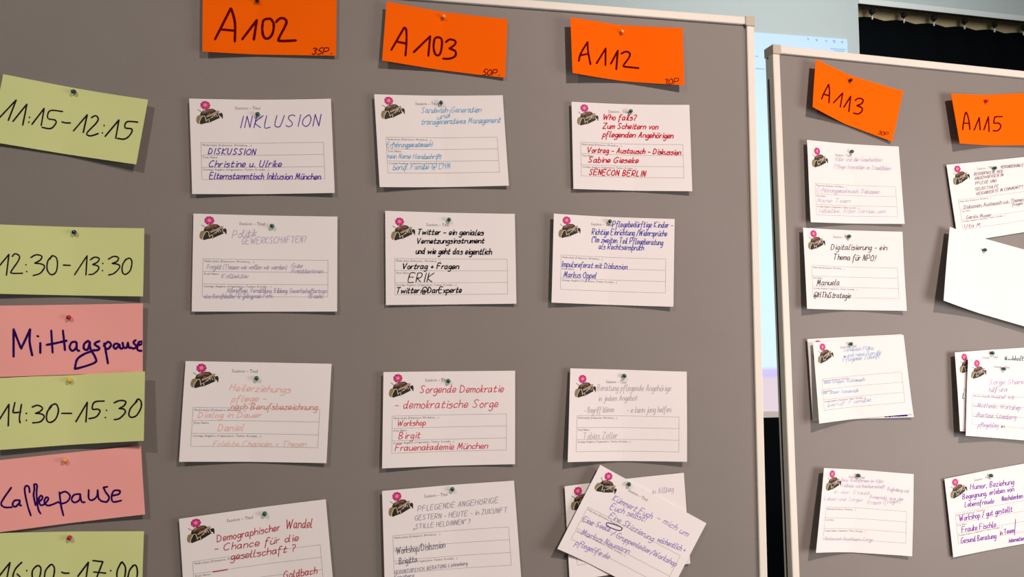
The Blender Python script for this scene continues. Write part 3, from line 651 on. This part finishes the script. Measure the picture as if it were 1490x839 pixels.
# ------------------------------------------------------------------ session sheets
G_S = 'white session sheets pinned in rows'
VI = (84, 44, 165); LB = (128, 180, 218); RD = (196, 22, 52); LI = (184, 176, 204); BL = (8, 8, 12); BU = (66, 62, 172)
PR = (232, 174, 166); R2_ = (205, 52, 82); GY = (188, 178, 186); DR = (178, 38, 58); G2 = (158, 155, 170); PU = (146, 134, 198); DK = (66, 62, 74); FB = (170, 196, 228); FL = (200, 192, 214); PP = (128, 72, 176); GD = (150, 140, 146)
sheets = [
 (B1, [(275.5, 143.5), (481.5, 143.5), (487, 280.5), (279.5, 282)], (375, 165), mm(6, 5, 7, 7), 0, 'session sheet titled INKLUSION in violet capitals', 'INKLUSION sheet',
  lines(VI, 1.5, [T('INKLUSION', 348, 186, 466, 183, 17), T('DISKUSSION', 303, 224, 372, 225, 8.5), T('Christine u. Ulrike', 304, 243, 409, 242.5, 9.5), T('Elternstammtisch Inklusion München', 305, 260, 466, 261, 9)])),
 (B1, [(544.5, 137), (731.5, 138.5), (740.5, 270), (552.5, 272)], (642, 148.5), mm(7, 4, 6, 9), 0, 'session sheet with faint sky blue writing, top of the second column', 'sky blue written sheet at the top of the second column',
  lines(LB, 1.0, [T('Sandwich-Generation', 613, 164, 700, 163, 8), T('und', 636, 174, 655, 170, 7), T('transgeneratives Management', 613, 181, 728, 178, 8),
   T('Erfahrungsaustausch!', 563, 214, 629, 213, 7), T('mein Name Handschrift', 563, 230, 642, 231, 7), T('beruf. Familie @ LHM', 572, 247, 655, 245, 8)], conn=True)),
 (B1, [(831.5, 148), (1003, 152.5), (1007.5, 278), (834.5, 274.5)], (918.5, 161), mm(6, 6, 8, 7), 0, 'session sheet titled Who fails? in bold red handwriting', 'Who fails? sheet',
  lines(RD, 1.6, [T('Who fails?', 877, 174, 925, 175, 8), T('Zum Scheitern von', 877, 187, 957, 188, 8), T('pflegenden Angehörigen', 877, 199, 979, 201, 8), T('Vortrag - Austausch - Diskussion', 854, 221.5, 990, 225, 7.5),
   T('Sabine Gieseke', 856, 236, 928, 237, 8), T('SENECON BERLIN', 857, 254, 939, 256.5, 8)])),
 (B1, [(281.5, 310.5), (491, 315), (490.5, 453), (279, 453)], (396, 328), mm(4, 4, 6, 5), 0, 'session sheet titled Politik Gewerkschaften? in very faint lilac', 'faint lilac Politik sheet',
  lines(LI, 1.0, [T('Politik', 338, 346, 373, 343, 10), T('GEWERKSCHAFTEN?', 352, 355, 445, 352, 9), T('Projekt (Thesen wie wollen wir werden)', 301, 391, 417, 391.5, 6.5), T('Gute', 424, 389, 440, 389, 6), T('Praktikerinnen', 424, 397, 470, 397, 6),
   T('Kollektiv', 322, 404, 361, 404, 6), T('Altenpflege, Vermittlung, Bildung, Gewerkschafterinnen', 330, 425, 475, 426, 6.5), T('eine Berufskultur @ gelingende Form', 297, 433.5, 396, 433, 6), T('(Basis)', 449, 433, 470, 433, 6)], conn=True)),
 (B1, [(560.5, 306.5), (749, 311), (751.5, 441.5), (561.5, 443.5)], (653.5, 319), mm(4, 5, 6, 5), 0, 'session sheet in bold black handwriting starting Twitter, ein geniales', 'bold black written sheet',
  lines(BL, 1.7, [T('Twitter - ein geniales', 607, 341, 703, 342, 8), T('Vernetzungsinstrument', 606, 354, 704, 353.5, 7.5), T('und wie geht das eigentlich', 605, 369, 715, 370, 8.5), T('Vortrag + Fragen', 585, 391, 667, 391, 8),
   T('ERIK', 594, 410, 630, 410, 13, w=1.5), T('Twitter:@DarExperte', 576, 426.5, 671, 425.5, 8.5)])),
 (B1, [(806, 310.5), (981.5, 318.5), (980, 446), (802.5, 440)], (888.5, 321), mm(10, 6, 9, 9), 0, 'session sheet titled Pflegebedürftige Kinder in blue handwriting', 'Pflegebedürftige Kinder sheet',
  lines(BU, 1.1, [T('Pflegebedürftige Kinder -', 891, 330, 979, 331, 8.5), T('Richtige Einrichtung /Widersprüche', 861, 341, 970, 343.5, 8.5), T('("Im zweiten Teil Pflegeberatung', 861, 352, 964, 356.5, 8.5), T('als Rechtsanspruch', 871, 362, 936, 364, 8),
   T('Impulsreferat mit Diskussion', 817, 387.5, 912, 391.5, 8), T('Markus Oppel', 820, 403, 867, 404.5, 8.5)])),
 (B1, [(270, 525), (482.5, 529), (475, 673.5), (260.5, 671.5)], (372.5, 549.5), mm(5, 5, 8, 9), 0, 'session sheet titled Heilerziehungspflege in faint salmon red', 'faint salmon red Heilerziehungspflege sheet',
  lines(PR, 1.1, [T('Heilerziehungs', 334, 568, 422, 571, 10), T('pflege -', 337, 584, 387, 583, 9), T('nach Berufsbezeichnung', 336, 595, 461, 596, 9, c=(214, 134, 122)), T('Dialog in Dauer', 288, 607, 379, 607, 8), T('Daniel', 317, 627, 354, 626, 10),
   T('Erlebte Chancen & Thesen'.replace('&', '+'), 310, 649, 445, 649, 8, c=(232, 188, 184))], slant=.3)),
 (B1, [(558, 541), (749.5, 539), (749.5, 675), (556, 681)], (652.5, 554), mm(7, 4, 6, 8), 0, 'session sheet titled Sorgende Demokratie in clear red handwriting', 'Sorgende Demokratie sheet',
  lines(R2_, 1.25, [T('Sorgende Demokratie', 611, 571, 732, 570, 10.5), T('- demokratische Sorge', 574, 594, 724, 592, 11.5), T('Workshop', 578, 619.5, 619, 618, 8), T('Birgit', 580, 638, 611, 637, 9.5), T('Frauenakademie München', 575, 655.5, 709, 652, 9)])),
 (B1, [(830, 535.5), (999.5, 540.5), (999.5, 671.5), (826, 672)], (908.5, 546), mm(7, 8, 11, 14), 0, 'session sheet with pale grey pencil writing above the crossed pair of sheets', 'pale grey pencil written sheet above the crossed pair',
  lines(GY, .9, [T('Beratung pflegende Angehörige', 869, 568, 976, 568.5, 9), T('in jedem Angebot', 871, 583, 927, 582, 8), T('- Begriff klären', 850, 600, 893, 599, 8), T('- e kann jung helfen', 912, 600, 976, 599, 8.5), T('Tobias Zeller', 848, 638, 898, 637, 9)], slant=.25)),
 (B1, [(260.5, 754.5), (474, 726), (486.5, 866), (269.5, 895)], (385, 747), mm(6, 5, 6, 7), 0, 'session sheet titled Demographischer Wandel in red, tilted at the bottom', 'Demographischer Wandel sheet',
  lines(DR, 1.35, [T('Demographischer', 316, 788, 407, 771, 10), T('Wandel', 416, 768.5, 454, 767, 13), T('- Chance für die', 312, 802, 434, 786, 10), T('gesellschaft ?', 336, 814, 429, 801.5, 10), T('Goldbach', 413, 841, 461, 834, 10)])
  + [dict(nm='handwriting', c=DR, w=1.6, s=[[(310, 831.5), (331, 828)]])]),
 (B1, [(556, 714), (748, 699), (758.5, 843), (560, 858)], (658.5, 711.5), mm(7, 5, 6, 7), 0, 'session sheet titled PFLEGENDE ANGEHÖRIGE in thin grey capitals, bottom of the second column', 'PFLEGENDE ANGEHÖRIGE sheet',
  lines(G2, 1.0, [T('PFLEGENDE ANGEHÖRIGE', 608, 743.5, 725, 730.5, 7.5), T('GESTERN - HEUTE - in ZUKUNFT', 604, 756.5, 738, 744.5, 7), T(';STILLE HELDINNEN" ?', 602, 769, 684, 761, 6.5), T('Workshop/Diskussion', 577, 805.5, 647.5, 796, 10, c=(105, 105, 125)),
   T('Brigitta', 581, 820.5, 607, 816.5, 9, c=(105, 105, 125)), T('GERONTOPSYCH. BERATUNG Lichtenberg', 574, 835, 680, 821, 5), T('Kreuzberg', 574, 841.5, 602, 838.5, 5)])),
 (B1, [(821.5, 707), (995, 687.5), (1004.5, 819.5), (829, 845)], (916, 704), mm(4, 4, 5, 5), 0, 'session sheet half hidden under the strongly tilted one, bottom of the third column', None,
  lines(FL, .9, [T('in Alltag', 949, 719, 980, 714, 8), T('b', 990, 800, 994, 800, 5)], conn=True)),
 (B1, [(873.5, 676), (1028, 761), (968, 876), (811, 798)], (916, 704), mm(8, 6, 8, 15), .003, 'strongly tilted session sheet in purple handwriting lying over another sheet', 'strongly tilted purple written sheet',
  lines(PU, 1.05, [T('Kümmert Euch', 890.6, 727, 947, 754.5, 9), T('- mich um', 955, 755, 999, 780, 9), T('Euch selbst!', 887.5, 740, 938, 758.5, 9), T('Eine Skizzierung', 885.5, 752, 949, 787, 8.5), T('wöchentlich +', 956, 787, 996, 803, 8.5), T('Eine Seele', 847, 757.5, 886, 773, 8),
   T('/ Gruppenleiter/Workshop', 889, 778, 983, 823.5, 8.5), T('Markus Neumann', 845, 776.5, 914, 805, 8.5), T('pflegelife.de', 836.7, 791.5, 885, 813, 8.5)])
  + [dict(nm='handwriting', c=(70, 55, 110), w=1.4, s=[[(884.5, 760), (904, 766.5), (901, 771.5), (884, 765), (884.5, 760)]])]),
 # second board
 (B2, [(1174, 203.5), (1307.5, 213), (1316.5, 325.5), (1180, 323)], (1241, 219.5), mm(8, 5, 6, 12), 0, 'session sheet with almost unreadable pale writing below the A113 card', 'pale sheet just below the A113 card',
  lines(FL, .9, [T('Alter und die Geschichten', 1214.5, 234, 1283, 235, 6), T('Pflege Innovation im Stadtleben', 1213.6, 244.5, 1296, 247.5, 6), T('Erfahrungsaustausch, Diskussion', 1188.6, 279, 1280, 281.5, 6), T('Name Team', 1189.5, 294, 1237, 294.6, 6), T('Initiative, Alten Service, uvm', 1191, 309, 1288, 310, 6)], conn=True)),
 (B2, [(1168.5, 331), (1313, 337), (1319.5, 452), (1174.5, 449)], (1237, 343), mm(9, 7, 9, 14), 0, 'session sheet titled Digitalisierung in dark thin handwriting', 'Digitalisierung sheet',
  lines(DK, 1.1, [T('Digitalisierung - ein', 1208.8, 363, 1290, 363.5, 8), T('Thema für NPO!', 1212, 377.5, 1272.8, 379.6, 8.5), T('Manuela', 1188.4, 415, 1221, 414.5, 8.5), T('@HThiStrategie', 1184, 432.5, 1237.3, 433.5, 8)])),
 (B2, [(1174.5, 493), (1312, 486), (1330, 606.5), (1183, 612)], (1239.5, 500), mm(4, 4, 6, 5), 0, 'rear sheet of the curled pair, dark blue word showing at its lower corner', None,
  lines((30, 26, 130), 1.8, [T('Wohnmodell', 1287, 606.5, 1320, 604.5, 3.5)])),
 (B2, [(1183, 498), (1314.5, 487), (1329, 602), (1192, 616)], (1239.5, 500), mm(9, 4, 6, 18), .002, 'front sheet with pale sky blue writing over another sheet, curling at its left edge', 'pale sky blue written sheet, second board third row',
  lines(FB, .9, [T('Sandwich Pläne', 1227.5, 511, 1271, 508.5, 6), T('und neue Berufe', 1232, 519, 1282, 515, 6), T('Pflegemix Zukunft', 1226.5, 526, 1280, 520, 6), T('eine Gruppe, Austausch', 1199, 558, 1258, 553.7, 5), T('hier unser Sandwich', 1195, 573, 1248.7, 570, 5), T('beruf. Familie', 1204.4, 591.4, 1267, 583, 5)], conn=True)
  + [dict(nm='ink_dot', c=(70, 150, 200), w=2.4, s=[[(1228.6, 518), (1229.6, 519)]])]),
 (B2, [(1199, 680.5), (1329.5, 689.5), (1327.5, 809), (1187.5, 804)], (1250, 691.5), mm(12, 7, 9, 20), 0, 'session sheet with hardly visible writing at the bottom left of the second board', 'sheet at the bottom left of the second board',
  lines(FL, .8, [T('Neue Wohnformen im Alter', 1224, 700, 1285, 702, 5), T('Teilhabe und Nachbarschaft', 1224, 708, 1287, 710, 5), T('in der Stadt', 1213, 717, 1265, 719, 5), T('Leben und Sorgen', 1199, 727, 1255, 729, 5), T('Begleitung und', 1291, 713, 1322, 716, 5), T('Beispiele aus der', 1265, 724, 1315, 728, 5),
   T('Praxis (fragen)', 1262, 734, 1310, 731, 6), T('Netzwerk Nachbarn Sorge', 1199.6, 785, 1270, 787, 5)], conn=True)),
 (B2, [(1377.5, 239.5), (1516, 225.5), (1530, 331), (1394, 353)], (1448.5, 244), mm(4, 4, 5, 4), 0, 'session sheet in small grey capitals below the A115 card', 'sheet just below the A115 card',
  lines(GD, .9, [T('VERÄNDERUNG E', 1456, 245, 1489, 242, 4), T('BEDÜRFNISSE DER', 1417.4, 255, 1459, 251, 4), T('ANGEHÖRIGEN IN', 1418, 261.5, 1460, 256, 4), T('PFLEGE UND', 1419, 268.5, 1450, 264.5, 4), T('SELBSTHILFE', 1419, 277, 1453, 272.5, 4), T('VERÄNDERTE IN COMMUNITY', 1420.5, 284, 1489, 273, 4),
   T('Diskussion, Austausch u.a. Themen', 1402.7, 303.6, 1489, 292, 5), T('fragen', 1473, 299.5, 1488, 297, 4), T('Gerda Moser', 1405.8, 318.3, 1442, 314.5, 5), T('Uta M', 1403.4, 331.5, 1426, 329, 5)], jit=.9)),
 (B2, [(1389.5, 512.5), (1521, 503.5), (1533, 634), (1397, 627)], (1445, 513), mm(10, 4, 6, 14), 0, 'rear sheet of the pair at the right edge, teal word near its top', 'rear sheet of the right edge pair',
  lines((60, 110, 110), 1.2, [T('Nachhalt', 1462, 527.5, 1489, 525.5, 9), T('L', 1400.5, 579, 1403, 579, 8)])),
 (B2, [(1409, 520), (1537, 528), (1531, 644), (1405, 633.5)], (1462.5, 536), mm(7, 4, 6, 12), .005, 'front sheet with pale lilac writing in the pair at the right edge', 'front sheet of the right edge pair',
  lines((186, 170, 206), .9, [T('Sorge Share', 1439, 559, 1489.7, 558, 7), T('hilf uns', 1439, 570, 1465, 569, 7), T('+ + und wir', 1436, 578, 1476, 580, 6), T('Methode, Workshop', 1422, 592, 1485, 596, 7), T('Martina Steinberg', 1421, 606, 1478, 609.5, 7), T('pflegeblog', 1423, 620.6, 1452, 621.6, 7), T('in', 1456, 622, 1461, 622, 5, c=(120, 110, 150))], conn=True)),
 (B2, [(1374.5, 696.5), (1509, 671), (1528, 784), (1387, 810.5)], (1444, 691.5), mm(4, 4, 4, 5), 0, 'session sheet in purple handwriting at the lower right corner', 'purple written sheet at the lower right',
  lines(PP, 1.1, [T('Humor, Beziehung', 1412, 712, 1475, 704, 8), T('Begegnung, erleben von', 1400.7, 726, 1475, 714, 7.5), T('Lebensfreude', 1404, 737, 1446, 731.5, 7), T('Nachdenken', 1458, 728.5, 1488, 724, 7), T('Workshop / gut gestellt', 1396, 758, 1473, 743.5, 8), T('Frauke Fischle', 1399.6, 774, 1449, 766, 8), T('Gesund Beratung', 1398.5, 790, 1449, 782.5, 8),
   T('in Team', 1455, 778, 1475, 774, 7), T('international', 1468, 789, 1494, 784.5, 6), T('/', 1476, 777, 1479, 763, 3)])),
]
for P, px, pn, lf, bs, lab, plab, wr in sheets:
    S = Sheet(P, px, pn, lf, bc=.002, base=.0009+bs)
    build_sheet('session_sheet', S, PAPER, lab, 'sheet', G_S, form=True, writing=wr)
    if plab: pin(P, pn[0], pn[1], 'green', 'green pin on the '+plab, .0012+bs)
# the blank sheet
S = Sheet(B2, [(1382, 330), (1517, 370), (1520, 483), (1373, 437)], (1434, 363), mm(8, 5, 8, 20), bc=.006, base=.006)
build_sheet('blank_sheet', S, PAPER, 'blank white sheet tilted at the right edge below the small grey capitals', 'sheet', None)
pin(B2, 1434, 363, 'green', 'green pin on the blank sheet', .007)
